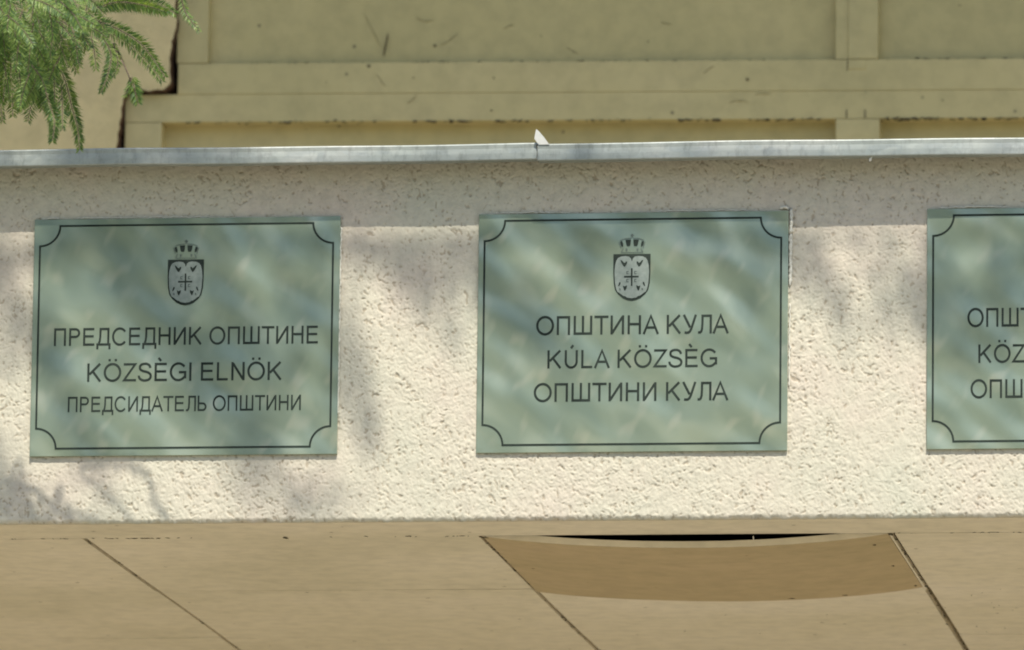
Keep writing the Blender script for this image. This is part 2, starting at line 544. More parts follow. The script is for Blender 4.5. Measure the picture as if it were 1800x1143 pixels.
# dense where it is seen, coarser to the sides
xs = np.concatenate([np.linspace(X0, -0.25, 200)[:-1], np.arange(-0.25, 1.50, 0.00112), np.linspace(1.50, X1, 200)])
zs = np.arange(ZB, ZT, 0.00112)
XX, ZZ = np.meshgrid(xs, zs)
wx = vnoise(XX * 90, ZZ * 90, 1) - .5
wz = vnoise(XX * 90 + 40, ZZ * 90 + 9, 2) - .5
ang = 0.45
ca, sa = math.cos(ang), math.sin(ang)
XR = (XX * ca + ZZ * sa); ZR = (-XX * sa + ZZ * ca)
n1 = vnoise((XR + wx * .006) * 330, (ZR + wz * .006) * 215, 3)
n2 = vnoise((XR + wz * .005) * 520, (ZR + wx * .005) * 400, 4)
n3 = vnoise(XX * 30, ZZ * 30, 5)
n4 = vnoise(XX * 7, ZZ * 7, 6)
rid = 1 - np.abs(2 * n1 - 1)                # ridged worm pattern
dens = np.clip(0.72 + (n3 - 0.5) * 0.35 + (n4 - .5) * 0.3, 0.5, 1.0)
h = (0.62 * rid + 0.38 * n2) * dens
h += 0.10 * n3
n5 = vnoise((XR + wx * .006) * 350 + 31, (ZR + wz * .006) * 240 + 17, 12)
pit = np.clip((0.36 - (0.62 * n5 + 0.38 * n2)) * 6.0 * np.clip(0.45 + n3 * 1.1, .5, 1.4), 0, 1)
h -= 0.55 * pit
yy = -(h - 0.45) * 0.0016 - (n4 - .5) * 0.0015
edge_n = (vnoise(XX * 110, XX * 0 + 3, 8) - .5) * 0.0022 + (vnoise(XX * 300, XX * 0 + 7, 9) - .5) * 0.0016
tfall = np.clip(1 - (ZZ - ZB) / 0.006, 0, 1)
Zd = ZZ + edge_n * tfall
yy = yy + 0.003 * tfall ** 2
nx, nz = len(xs), len(zs)
V = np.stack([XX.ravel(), yy.ravel(), Zd.ravel()], 1)
idx = np.arange(nx * nz).reshape(nz, nx)
Q = np.stack([idx[:-1, :-1], idx[:-1, 1:], idx[1:, 1:], idx[1:, :-1]], -1).reshape(-1, 4)
# backing: bottom return, top and back so that the fascia is a solid
bl = len(V)
Vb = np.array([(x, 0.03, ZB + 0.0005) for x in (X0, X1)] + [(x, 0.03, ZT) for x in (X0, X1)])
brow = np.stack([xs, np.full(nx, 0.012), np.full(nx, ZB + 0.0005)], 1)
V = np.concatenate([V, brow])
bi = np.arange(nx) + bl
Qb = np.stack([bi[:-1], bi[1:], idx[0, 1:], idx[0, :-1]], -1)
Q = np.concatenate([Q, Qb])
me = bpy.data.meshes.new("fascia")
me.vertices.add(len(V)); me.vertices.foreach_set("co", V.astype(np.float32).ravel())
me.loops.add(Q.size); me.loops.foreach_set("vertex_index", Q.astype(np.int32).ravel())
me.polygons.add(len(Q))
me.polygons.foreach_set("loop_start", np.arange(0, Q.size, 4, dtype=np.int32))
me.polygons.foreach_set("loop_total", np.full(len(Q), 4, dtype=np.int32))
me.update(calc_edges=True)
att = me.attributes.new("pit", 'FLOAT', 'POINT')
pv_ = np.zeros(len(V), dtype=np.float32); pv_[:nx * nz] = pit.ravel()
att.data.foreach_set("value", pv_)
finish("fascia", me, M_plaster, can, True)

box("fascia_beam", X0, X1, 0.013, 0.128, ZB + 0.001, ZT - 0.002, M_soffit, can)
box("soffit_lip", X0, X1, 0.0118, 0.1415, ZB - 0.0002, ZB + 0.001, M_soffit, can)
box("roof_slab", X0, X1, 0.1285, WY - 0.04, 3.36, 3.41, M_concrete, can)
box("void_shade_board", X0, X1, 0.1286, WY - 0.041, 3.06, 3.08, M_void, can)  # boards coloured near-black as painted shade above the tiles
box("void_shade_board", X0, X1, 0.1285, 0.131, ZB + 0.012, 3.0595, M_void, can)

# soffit tiles
cols = [-2.55, -2.03, -1.51, -0.992, -0.474, 0.0457, 0.5653, 1.0997, 1.62, 2.14, 2.66, 3.18, 3.70]
rows = [0.1430, 0.6758, 1.1947, 1.714, 2.155]
SAG = None
for i in range(len(cols) - 1):
    for j in range(len(rows) - 1):
        xa, xb = cols[i] + 0.0030, cols[i + 1] - 0.0030
        if i == 5: xb -= 0.0
        if i == 6: xb -= 0.0030
        if i == 6: xa += 0.0006
        ya, yb = rows[j] + 0.0006, rows[j + 1] - 0.0006
        if j == 0: ya = rows[0] + 0.0002
        dz = random.uniform(-0.0006, 0.0008)
        sag = 0.0
        if i == 6 and j == 0: sag = 0.0172
        nxs, nys = (30, 8) if (sag or (3 <= i <= 8)) else (4, 2)
        th = 0.0085
        bm = bmesh.new()
        grid = {}
        for s, zz in ((0, 0.0), (1, th)):
            for a in range(nxs + 1):
                for b in range(nys + 1):
                    t = a / nxs; u = b / nys
                    x = xa + (xb - xa) * t; y = ya + (yb - ya) * u
                    z = ZB + dz + zz
                    if sag:
                        tt = t ** 1.0
                        prof = (4 * tt * (1 - tt)) ** 0.9 * (1 + 0.12 * (tt - .5))
                        z -= sag * prof * (1.0 + 0.06 * (u - .5)) + 0.0006
                        z -= 0.0028 * math.exp(-(((t - 0.0) / 0.22) ** 2)) * u
                        z += random.uniform(-.00012, .00012)
                        y -= 0.0 + 0.004 * (1 - u) * 0
                    else:
                        z += 0.0009 * math.sin(3.1 * x + i) * math.sin(4.0 * y + j) * (1 if 3 <= i <= 8 else 0)
                    grid[(s, a, b)] = bm.verts.new((x, y, z))
        for a in range(nxs):
            for b in range(nys):
                bm.faces.new((grid[0, a, b], grid[0, a, b + 1], grid[0, a + 1, b + 1], grid[0, a + 1, b]))
                bm.faces.new((grid[1, a, b], grid[1, a + 1, b], grid[1, a + 1, b + 1], grid[1, a, b + 1]))
        for a in range(nxs):
            bm.faces.new((grid[0, a, 0], grid[0, a + 1, 0], grid[1, a + 1, 0], grid[1, a, 0]))
            bm.faces.new((grid[0, a + 1, nys], grid[0, a, nys], grid[1, a, nys], grid[1, a + 1, nys]))
        for b in range(nys):
            bm.faces.new((grid[0, 0, b + 1], grid[0, 0, b], grid[1, 0, b], grid[1, 0, b + 1]))
            bm.faces.new((grid[0, nxs, b], grid[0, nxs, b + 1], grid[1, nxs, b + 1], grid[1, nxs, b]))
        mt = bpy.data.meshes.new("soffit_tile")
        bm.to_mesh(mt); bm.free()
        o = finish("soffit_tile", mt, M_soffit_brown if sag else M_soffit, can)
        if sag:
            o['label'] = "sagging brown soffit tile bowed down with a dark gap at its front edge"
            mt.materials.append(M_soffit)
            for p in mt.polygons:
                if p.normal.y < -0.7: p.material_index = 1
for i_, x in enumerate(cols[1:-1]):
    wdt = 0.007 if abs(x - 1.0997) < .01 else 0.004
    box("joint_batten", x - wdt, x + wdt, rows[0] + 0.001, WY - 0.045, ZB + 0.0092, ZB + 0.02, M_joint, can)
for y in rows[1:-1]:
    box("joint_batten", X0, X1, y - 0.02, y + 0.02, ZB + 0.021, ZB + 0.03, M_joint, can)
# the strip at the right side of the sagging tile, hanging a little lower
box("joint_strip", 1.0948, 1.0975, 0.15, 0.70, ZB - 0.0015, ZB + 0.006, M_soffit, can, bevel=0.0005)

sp = []
def sc(x, y, r, e=1.0): sp.append((x, y, ZB - 0.0006, r * e, r * 2.2, 0.0007))
for k in range(60):                                        # dirt gathered in the joints
    X = random.choice([0.0457, 0.5653, 0.5653, 1.0985, 1.0985, 1.0985])
    y = random.uniform(0.15, 1.4)
    sp.append((X + random.gauss(0, 0.0015), y, ZB - 0.0003, random.uniform(.0008, .0028), random.uniform(.004, .016), 0.0008))
for k in range(46):
    x = random.uniform(-0.06, 0.55) if random.random() < .7 else random.uniform(1.1, 1.3)
    sp.append((x, 0.1422 + random.gauss(0, .002), ZB - 0.0003, random.uniform(.001, .006), random.uniform(.001, .004), 0.0006))
for x0_, x1_ in ((0.10, 0.145),):
    for k in range(14):
        sp.append((random.uniform(x0_, x1_), 0.1422, ZB - 0.0004, .004, .003, .0007))
sp.append((0.5720, 0.150, ZB - .001, .006, .008, .0015)); sp.append((1.0975, 0.150, ZB - .001, .004, .012, .0018))
for k in range(22):
    x = random.choice([random.uniform(0.6, 0.95), random.uniform(1.1, 1.2)])
    sc(x, random.uniform(0.70, 1.35), random.uniform(.0005, .0011))
for (x, y, r, e) in ((0.9185, 0.66, .0026, 2.6), (0.9900, 0.66, .0015, 4), (1.0870, 0.645, .0022, 1), (1.075, 0.43, .0016, 2), (1.070, 0.22, .0013, 2.2), (0.31, 0.1425, .003, 1.8),
                     (0.598, 0.42, .0015, 2)):
    t = (x - .5667) / (1.0953 - .5667)
    zdrop = 0.0175 * (4 * t * (1 - t)) ** .9 if 0 < t < 1 and y < 0.68 else 0
    sp.append((x, y, ZB - zdrop - 0.0012, r * e, r * 2.4, .001))
crumbs("dirt_crumbs", M_dark, can, sp)
crumbs("lint_fleck", M_white, can, [(0.9210, 0.137, ZB - 0.0055, .0011, .001, .0032)])


# metal edge flashing: profile in y-z swept along x
def flashing(name, x0, x1, zo0, zo1, mat=M_galv, seed=0, out=0.0):
    YF = -0.048 - out
    prof = []
    prof += [(-0.026, 0.0010), (YF + 0.0006, 0.0), (YF, 0.0012)]
    prof += [(YF, 0.0085), (YF + 0.0004, 0.015), (YF, 0.0195)]
    rr = 0.0021
    for k in range(6):
        a = math.pi / 2 * k / 5
        prof.append((YF + rr - rr * math.cos(a), 0.0197 + rr * math.sin(a)))
    prof += [(0.06, 0.0215), (0.16, 0.0205)]
    th = 0.0009
    inner = [(y + (th if i > 0 else 0), z - (th if i > 3 else -th)) for i, (y, z) in enumerate(prof)]
    loop = prof + inner[::-1]
    nseg = max(2, int((x1 - x0) / 0.02))
    rs = random.Random(seed)
    p1, p2 = rs.uniform(0, 6), rs.uniform(0, 6)
    vs, fs = [], []
    n = len(loop)
    for i in range(nseg + 1):
        x = x0 + (x1 - x0) * i / nseg
        zz = 3.4310 + zo0 + (zo1 - zo0) * i / nseg
        dz = 0.0005 * math.sin(x * 9 + p1) + 0.0003 * math.sin(x * 23 + p2)
        dy = 0.0009 * math.sin(x * 6 + p2) + 0.0003 * math.sin(x * 31 + p1)
        for (y, z) in loop:
            vs.append((x, y + (dy if y < 0 else 0), zz + dz + z))
    for i in range(nseg):
        for k in range(n):
            a = i * n + k; b = i * n + (k + 1) % n
            fs.append((a, b, b + n, a + n))
    fs.append(tuple(range(n))); fs.append(tuple(nseg * n + k for k in range(n))[::-1])
    o = mesh(name, vs, fs, mat, can)
    bm = bmesh.new(); bm.from_mesh(o.data)
    bmesh.ops.recalc_face_normals(bm, faces=list(bm.faces))
    bm.to_mesh(o.data); bm.free()
    return o


flashing("edge_flashing", X0, 0.6640, 0.0008, 0.0005, seed=1)
flashing("edge_flashing", 0.6606, X1, -0.0012, 0.0010, seed=2, out=0.0024)
# corner of the right-hand sheet bent upwards at the joint
pts = [(0.6595, 3.4695), (0.6580, 3.4638), (0.6568, 3.4575), (0.6600, 3.4530), (0.6625, 3.4500), (0.6760, 3.4500), (0.6690, 3.4595), (0.6635, 3.4660)]
fo = extrude_poly("bent_corner", pts, -0.0516, -0.0506, M_bare, can)
for vtx in fo.data.vertices:
    zz = vtx.co.z + can.location.z
    vtx.co.y -= max(0, zz - 3.4500) * 0.25
# lumps of plaster: hanging fleck below the flashing
crumbs("plaster_fleck", M_white, can, [(1.0865, -0.046, 3.4262, .0022, .002, .0038), (1.0880, -0.046, 3.4290, .0012, .001, .0025)])
# slot of dirt at the sheet joint
crumbs("joint_grime", M_dark, can, [(0.6600, -0.0495, 3.4485, .0015, .001, .0035), (0.6602, -0.0495, 3.4400, .0006, .0006, .008)])


# sealant and plaster smears round the plaques
def bead(pts, r0, name="plaster_bead"):
    vs, fs = [], []
    P = []
    for i in range(len(pts) - 1):
        a, b = pts[i], pts[i + 1]
        L_ = math.hypot(b[0] - a[0], b[1] - a[1]); k = max(2, int(L_ / 0.0022))
        for q in range(k):
            P.append((a[0] + (b[0] - a[0]) * q / k + random.gauss(0, .0004), -0.0022 + random.gauss(0, .0004), a[1] + (b[1] - a[1]) * q / k + random.gauss(0, .0004)))
    rad = [r0 * (0.7 + 0.5 * random.random()) for _ in P]
    rad[0] = rad[-1] = r0 * .2
    vs, fs = tube(P, rad, 7)
    return mesh(name, vs, fs, M_bead, can, True)


bead([(0.9665, 3.3722), (0.9745, 3.3738), (0.9808, 3.3708), (0.9822, 3.3600), (0.9812, 3.335), (0.9812, 3.31), (0.9806, 3.27)], 0.0024)
bead([(0.9806, 3.25), (0.9804, 3.20), (0.9802, 3.14)], 0.0009)
bead([(0.4008, 3.355), (0.4007, 3.30), (0.4004, 3.20), (0.4002, 3.11)], 0.0011)
bead([(0.008, 3.3708), (0.03, 3.3712), (0.034, 3.3705)], 0.0011)
bead([(0.055, 3.3708), (0.12, 3.3712), (0.23, 3.3708)], 0.0008)
bead([(0.60, 3.3706), (0.66, 3.3710), (0.70, 3.3704)], 0.0008)
bead([(0.80, 3.3706), (0.88, 3.3712), (0.93, 3.3704)], 0.0008)
bead([(1.17, 3.3704), (1.21, 3.3712), (1.26, 3.3706)], 0.0010)

# ------------------------------------------------------------------ plaques
PW, PH, PB = 0.400, 0.3094, 3.0600


def arc_pts(cx, cz, r, a0, a1, n=14):
    return [(cx + r * math.cos(math.radians(a0 + (a1 - a0) * i / n)), cz + r * math.sin(math.radians(a0 + (a1 - a0) * i / n))) for i in range(n + 1)]


def ribbon(path, w, y0, y1, name, mat, parent, ox, oz):
    n = len(path)
    outer, inner = [], []
    for i in range(n):
        a = Vector(path[i - 1]); b = Vector(path[i]); c_ = Vector(path[(i + 1) % n])
        d1 = (b - a).normalized(); d2 = (c_ - b).normalized()
        n1_ = Vector((-d1.y, d1.x)); n2_ = Vector((-d2.y, d2.x))
        mm = (n1_ + n2_)
        mm = mm / max(mm.length_squared / 2, 0.6)
        outer.append(b + mm * w / 2); inner.append(b - mm * w / 2)
    vs = []
    for y in (y0, y1):
        vs += [(ox + p.x, y, oz + p.y) for p in outer] + [(ox + p.x, y, oz + p.y) for p in inner]
    fs = []
    for i in range(n):
        j = (i + 1) % n
        fs.append((i, j, n + j, n + i))
        fs.append((2 * n + i, 3 * n + i, 3 * n + j, 2 * n + j))
        fs.append((i, 2 * n + i, 2 * n + j, j))
        fs.append((n + i, n + j, 3 * n + j, 3 * n + i))
    return mesh(name, vs, fs, mat, parent)


T = 0.128
H = T / 2


def ell(cx, cz, rx, rz, a0, a1, n=22):
    return [(cx + rx * math.cos(math.radians(a0 + (a1 - a0) * i / n)), cz + rz * math.sin(math.radians(a0 + (a1 - a0) * i / n))) for i in range(n + 1)]


def glyph(ch):
    """(width, side bearing, list of strokes) in units of the capital height; a stroke is a centre line"""
    E_ = []
    if ch in 'О': ch = 'O'
    if ch in 'К': ch = 'K'
    if ch == 'П': return .76, .10, [[(H, 0), (H, 1 - H), (.76 - H, 1 - H), (.76 - H, 0)]]
    if ch == 'Р': return .70, .10, [[(H, 0), (H, 1 - H), (.40, 1 - H)] + ell(.40, .72, .30 - H, .28 - H, 80, -80, 12) + [(.40, .44 + H), (T, .44 + H)]]
    if ch in 'ЕÈE':
        s_ = [[(.70, 1 - H), (H, 1 - H), (H, H), (.72, H)], [(T, .53), (.67, .53)]]
        if ch == 'È': s_.append([(.22, 1.27), (.37, 1.10)])
        return .72, .10, s_
    if ch == 'Д': return .90, .03, [[(H, -.21), (H, H), (.90 - H, H), (.90 - H, -.21)], [(.15, T), (.21, .25), (.24, .5), (.25, 1 - H), (.75, 1 - H), (.75, T)]]
    if ch == 'С': return .92, .06, [ell(.49, .5, .49 - H, .52 - H, 38, 322, 30)]
    if ch == 'Н': return .76, .10, [[(H, 0), (H, 1)], [(.76 - H, 0), (.76 - H, 1)], [(T, .535), (.76 - T, .535)]]
    if ch == 'И': return .77, .10, [[(H, 0), (H, 1)], [(.77 - H, 0), (.77 - H, 1)], [(T * .8, .08), (.77 - T * .8, .92)]]
    if ch == 'N': return .77, .10, [[(H, 0), (H, 1)], [(.77 - H, 0), (.77 - H, 1)], [(T * .8, .92), (.77 - T * .8, .08)]]
    if ch == 'K': return .80, .10, [[(H, 0), (H, 1)], [(.74, .985), (T, .40)], [(.31, .575), (.76, .015)]]
    if ch in 'OÖ':
        s_ = [ell(.51, .5, .51 - H, .52 - H, 0, 360, 40)]
        if ch == 'Ö': s_ += [[(.33, 1.11), (.33, 1.235)], [(.69, 1.11), (.69, 1.235)]]
        return 1.02, .055, s_
    if ch == 'Ш': return 1.06, .10, [[(H, 1), (H, H), (1.06 - H, H), (1.06 - H, 1)], [(.53, T), (.53, 1)]]
    if ch == 'Т': return .80, .02, [[(0, 1 - H), (.80, 1 - H)], [(.40, 0), (.40, 1 - T)]]
    if ch in 'АA': return .92, 0.0, [[(H * .9, 0), (.46, 1 - H * .6), (.92 - H * .9, 0)], [(.23, .345), (.69, .345)]]
    if ch == 'Л': return .80, .04, [[(.80 - H, 0), (.80 - H, 1 - H), (.27, 1 - H), (.265, .55), (.245, .25), (.20, .11), (.13, .06), (.02, .065)]]
    if ch == 'Ь': return .70, .10, [[(H, 1), (H, H), (.40, H)] + ell(.40, .28, .30 - H, .28 - H, -80, 80, 12) + [(.40, .56 - H), (T, .56 - H)]]
    if ch == 'У': return .82, .0, [[(H * 1.1, 1), (.43, .33)], [(.82 - H * 1.1, 1), (.50, .27), (.42, .12), (.33, .06), (.22, .05), (.12, .065)]]
    if ch == 'Z': return .80, .03, [[(.05, 1 - H), (.72, 1 - H), (.08, H), (.78, H)]]
    if ch == 'S':
        P_ = [(.71, .73), (.66, .86), (.52, .945), (.38, .955), (.22, .925), (.12, .84), (.11, .70), (.18, .61), (.33, .55), (.50, .51), (.65, .44), (.735, .33), (.72, .19), (.62, .09), (.45, .045), (.29, .05), (.14, .12), (.065, .22), (.05, .31)]
        q = smooth_path([(x, 0, z) for x, z in P_], 3)
        return .80, .06, [[(v_.x, v_.z) for v_ in q]]
    if ch == 'G': return .96, .06, [ell(.50, .5, .50 - H, .52 - H, 38, 318, 30) + [(.96 - H, .20), (.96 - H, .475), (.53, .475)]]
    if ch == 'I': return T, .11, [[(H, 0), (H, 1)]]
    if ch == 'L': return .64, .10, [[(H, 1), (H, H), (.64, H)]]
    if ch in 'ÚU':
        s_ = [[(H, 1), (H, .38)] + ell(.38, .38, .38 - H, .40 - H, 190, 350, 16) + [(.76 - H, .38), (.76 - H, 1)]]
        if ch == 'Ú': s_.append([(.36, 1.10), (.49, 1.27)])
        return .76, .10, s_
    return .34, 0, []


def stroke(path, w):
    P_ = [Vector(p) for p in path]
    closed = (P_[0] - P_[-1]).length < 1e-5
    if closed: P_ = P_[:-1]
    n = len(P_)
    Lf, Rt = [], []
    for i in range(n):
        if closed or 0 < i < n - 1:
            d1 = (P_[i] - P_[i - 1]).normalized(); d2 = (P_[(i + 1) % n] - P_[i]).normalized()
            m_ = Vector((-d1.y, d1.x)) + Vector((-d2.y, d2.x))
            m_ = m_ / max(m_.length_squared / 2, 0.45)
        else:
            d1 = (P_[1] - P_[0]).normalized() if i == 0 else (P_[-1] - P_[-2]).normalized()
            m_ = Vector((-d1.y, d1.x))
        Lf.append(P_[i] + m_ * w / 2); Rt.append(P_[i] - m_ * w / 2)
    return Lf, Rt, closed


def lettering(body, x0, x1, zb, zc, parent, y=-0.0066, tn=1.0):
    pos = 0.0; runs = []
    gl = []
    for ch in body:
        w, sb, st = glyph(ch)
        gl.append((pos + sb, st)); pos += w + 2 * sb
        last = pos - sb
    first = gl[0][0]
    sc_ = zc - zb
    sx = (x1 - x0) / (last - first)
    vs, fs = [], []
    k = 0
    for px, sts in gl:
        for st in sts:
            k += 1
            yo = y - 0.00001 * (k % 5)
            L_, R_, closed = stroke(st, T * tn)
            n = len(L_); b = len(vs)
            for yy_ in (yo - 0.0002, yo + 0.0001):
                for q in L_ + R_:
                    vs.append((x0 + (px + q.x - first) * sx, yy_, zb + q.y * sc_))
            for i in range(n if closed else n - 1):
                j = (i + 1) % n
                fs.append((b + i, b + n + i, b + n + j, b + j))
                fs.append((b + i, b + j, b + 2 * n + j, b + 2 * n + i))
                fs.append((b + n + i, b + 3 * n + i, b + 3 * n + j, b + n + j))
            if not closed:
                fs.append((b, b + 2 * n, b + 3 * n, b + n))
                fs.append((b + n - 1, b + 2 * n - 1, b + 4 * n - 1, b + 3 * n - 1))
    return mesh("lettering", vs, fs, M_ink, parent)


def emblem(parent, cx, ztop, k=1.0):
    s = 0.0475 / 525 * k

    def P(p): return (cx + (p[0] - 502) * s, ztop - (p[1] - 385) * s)

    def mir(ps): return ps + [(1004 - x, y) for x, y in reversed(ps) if x != 502]

    out = mir([(502, 1056), (440, 1045), (380, 1020), (310, 960), (268, 900), (246, 800), (238, 640), (238, 385)])
    inn = mir([(502, 1018), (480, 1014), (455, 1012), (430, 1004), (408, 985), (395, 988), (360, 965), (322, 935), (300, 925), (282, 880), (266, 800), (256, 640), (264, 545), (280, 480), (305, 440), (350, 420), (410, 414), (460, 422), (488, 450), (500, 490)])
    extrude_poly("shield", [P(p) for p in out], -0.0070, -0.0066, M_ink, parent)
    extrude_poly("shield_field", [P(p) for p in inn], -0.0073, -0.00705, M_field, parent)
    marks = []
    cross = [(490, 590), (513, 590), (513, 698), (600, 698), (600, 722), (513, 722), (513, 842), (490, 842), (490, 722), (392, 722), (392, 698), (490, 698)]
    marks.append(cross)
    bird = [(340, 470), (362, 478), (385, 505), (405, 515), (412, 495), (436, 492), (432, 525), (418, 545), (405, 568), (385, 560), (365, 530), (350, 500)]
    marks += [bird, [(1004 - x, y) for x, y in bird][::-1]]
    tri = [(378, 836), (402, 848), (436, 832), (432, 870), (408, 912), (396, 900), (385, 868)]
    marks += [tri, [(1004 - x, y) for x, y in tri][::-1]]
    tick = [(325, 790), (345, 785), (343, 815), (318, 850), (310, 838)]
    marks += [tick, [(1004 - x, y) for x, y in tick][::-1]]
    merge_polys("charges", marks, P, -0.0076, -0.00733, M_ink, parent)
    faint = []
    for (x, y) in ((442, 652), (554, 652), (442, 766), (554, 766)):
        faint.append([(x - 17, y - 22), (x + 17, y - 22), (x + 17, y - 12), (x - 4, y - 10), (x - 4, y + 10), (x + 17, y + 12), (x + 17, y + 22), (x - 17, y + 22)])
    for (x, y) in ((335, 890), (652, 890)):
        faint.append([(x - 10, y - 18), (x + 8, y - 14), (x + 14, y + 16), (x - 8, y + 14)])
    merge_polys("faint_charges", faint, P, -0.0076, -0.00733, M_ink_faint, parent)
    cr = []
    q1 = [(408, 180), (484, 176), (482, 232), (472, 270), (432, 272), (418, 240)]
    q2 = [(332, 205), (362, 198), (376, 240), (374, 284), (350, 270), (338, 240)]
    cr += [q1, [(1004 - x, y) for x, y in q1][::-1], q2, [(1004 - x, y) for x, y in q2][::-1]]
    merge_polys("crown", cr, P, -0.0070, -0.0067, M_ink, parent)
    fc = []
    fc.append([(492, 95), (512, 95), (512, 108), (526, 108), (526, 122), (512, 122), (512, 148), (492, 148), (492, 122), (478, 122), (478, 108), (492, 108)])
    fc.append([(345, 355), (372, 300), (380, 306), (362, 352)])
    fc.append([(659, 355), (632, 300), (624, 306), (642, 352)][::-1])
    for x in (424, 580):
        fc.append([(x - 14, 316), (x, 300), (x + 14, 316), (x + 8, 344), (x - 8, 344)])
    fc.append([(345, 360), (659, 360), (659, 368), (345, 368)])
    fc.append([(312, 212), (322, 208), (350, 300), (340, 300)])
    fc.append([(692, 212), (682, 208), (654, 300), (664, 300)][::-1])
    fc.append([(330, 186), (400, 160), (490, 152), (490, 160), (405, 170), (338, 192)])
    fc.append([(674, 186), (604, 160), (514, 152), (514, 160), (599, 170), (666, 192)][::-1])
    merge_polys("crown_outline", fc, P, -0.0070, -0.0067, M_ink_faint, parent)


def merge_polys(name, polys, P, y0, y1, mat, parent):
    vs, fs = [], []
    bm = bmesh.new()
    for poly in polys:
        pts = [P(p) for p in poly]
        f = [bm.verts.new((x, y0, z)) for x, z in pts]
        b = [bm.verts.new((x, y1, z)) for x, z in pts]
        n = len(pts)
        ff = bm.faces.new(f)
        for i in range(n):
            bm.faces.new((f[i], b[i], b[(i + 1) % n], f[(i + 1) % n]))
        ff.normal_update()
        bmesh.ops.triangulate(bm, faces=[ff], ngon_method='EAR_CLIP')
    bmesh.ops.recalc_face_normals(bm, faces=list(bm.faces))
    # front faces must look towards -y
    me = bpy.data.meshes.new(name)
    bm.to_mesh(me); bm.free()
    return finish(name, me, mat, parent)


def plaque(x0, z0, w, label, lines, ecx, eztop, ek):
    t = empty("wall_plaque", (x0 + w / 2, 0, z0), label, "plaque", "municipal plaques in a row on the canopy fascia")
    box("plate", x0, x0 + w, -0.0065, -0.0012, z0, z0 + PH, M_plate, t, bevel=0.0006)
    l, r, b, tp, rad = 0.0078, w - 0.0090, 0.0100, PH - 0.0089, 0.0262
    path = []
    path += arc_pts(l, tp, rad, -90, 0)[::1]
    path += arc_pts(r, tp, rad, 180, 270)
    path += arc_pts(r, b, rad, 90, 180)
    path += arc_pts(l, b, rad, 0, 90)
    ribbon(path, 0.0024, -0.0070, -0.0064, "border_line", M_ink, t, x0, z0)
    for (body, a, b_, zb, zc) in lines:
        lettering(body, a, b_, zb, zc, t)
    if ecx: emblem(t, ecx, eztop, ek)
    t.location.y = 0.002
    return t


plaque(0.0, 3.0600, 0.400,
       "left plaque with three lines of small text and diagonal sun streaks", [
           ("ПРЕДСЕДНИК ОПШТИНЕ", 0.0288, 0.3732, 3.2036, 3.2267),
           ("KÖZSÈGI ELNÖK", 0.0733, 0.3265, 3.1566, 3.1804),
           ("ПРЕДСИДАТЕЛЬ ОПШТИНИ", 0.0488, 0.3523, 3.1172, 3.1372)], 0.1995, 3.3146, 0.985)
plaque(0.5797, 3.0597, 0.3985,
       "middle plaque reading ОПШТИНА КУЛА and KÚLA KÖZSÈG in larger letters", [
           ("ОПШТИНА КУЛА", 0.6553, 0.9028, 3.2112, 3.2357),
           ("KÚLA KÖZSÈG", 0.6703, 0.8882, 3.1680, 3.1915),
           ("ОПШТИНИ КУЛА", 0.6532, 0.9030, 3.1250, 3.1490)], 0.7778, 3.3150, 1.0)
sx3 = 0.2478 / 0.2475
t3 = plaque(1.1555, 3.0596, 0.400,
            "right plaque cut off by the picture edge, only its first letters showing", [
                ("ОПШТИНА", 1.2070, 1.2070 + 0.1420, 3.2160, 3.2402),
                ("KÖZSÈG", 1.2210, 1.2210 + 0.1190, 3.1698, 3.1934),
                ("ОПШТИНИ", 1.2112, 1.2112 + 0.1430, 3.1246, 3.1486)], 1.3555, 3.3150, 1.0)

# ------------------------------------------------------------------ conifer
con = empty("conifer_tree", (-2.4, -1.7, 0), "feathery green conifer with drooping twigs hanging into the upper left corner", "tree")


def rand_dir(rs):
    v_ = Vector((rs.gauss(0, 1), rs.gauss(0, 1), rs.gauss(0, 1)))
    return v_.normalized()


def frond_arrays(path, nl, gap, rs, droop=0.25, flat=None, curl=0.2, width=0.0011):
    """two ranks of needles along a path of Vectors; returns verts, faces (each needle a folded kite)"""
    vs, fs = [], []
    # resample
    seg = [(path[i + 1] - path[i]).length for i in range(len(path) - 1)]
    tot = sum(seg)
    n = max(4, int(tot / gap))
    flat = flat or rand_dir(rs)
    for i in range(n + 1):
        d = tot * i / n
        k = 0
        while k < len(seg) - 1 and d > seg[k]:
            d -= seg[k]; k += 1
        p = path[k].lerp(path[k + 1], min(1, d / max(seg[k], 1e-6)))
        t = (path[k + 1] - path[k]).normalized()
        side = t.cross(flat)
        if side.length < 1e-3: side = t.orthogonal()
        side.normalize()
        nrm = side.cross(t).normalized()
        u = i / n
        ln = nl * (0.55 + 0.6 * math.sin(math.pi * min(1, 0.15 + u * 0.85))) * rs.uniform(0.8, 1.15)
        for sgn in (-1, 1):
            dr = (side * sgn + t * rs.uniform(0.25, 0.9) + nrm * rs.gauss(0, 0.38) + Vector((0, 0, -droop))).normalized()
            w = nrm.cross(dr).normalized() * width * rs.uniform(0.8, 1.3)
            e = p + dr * ln + Vector((0, 0, -curl * ln * 0.3))
            m_ = p + dr * ln * 0.45
            b = len(vs)
            vs += [p, m_ + w, e, m_ - w]
            fs += [(b, b + 1, b + 2, b + 3)]
    return vs, fs


class Acc:
    def __init__(s): s.v = []; s.f = []

    def add(s, vs, fs):
        b = len(s.v)
        s.v += [tuple(q) for q in vs]
        s.f += [tuple(b + k for k in q) for q in fs]


rs = random.Random(5)
leafy = Acc(); wood = Acc(); leafy2 = Acc()
VIEW = Vector((0.14, -0.98, -0.1))


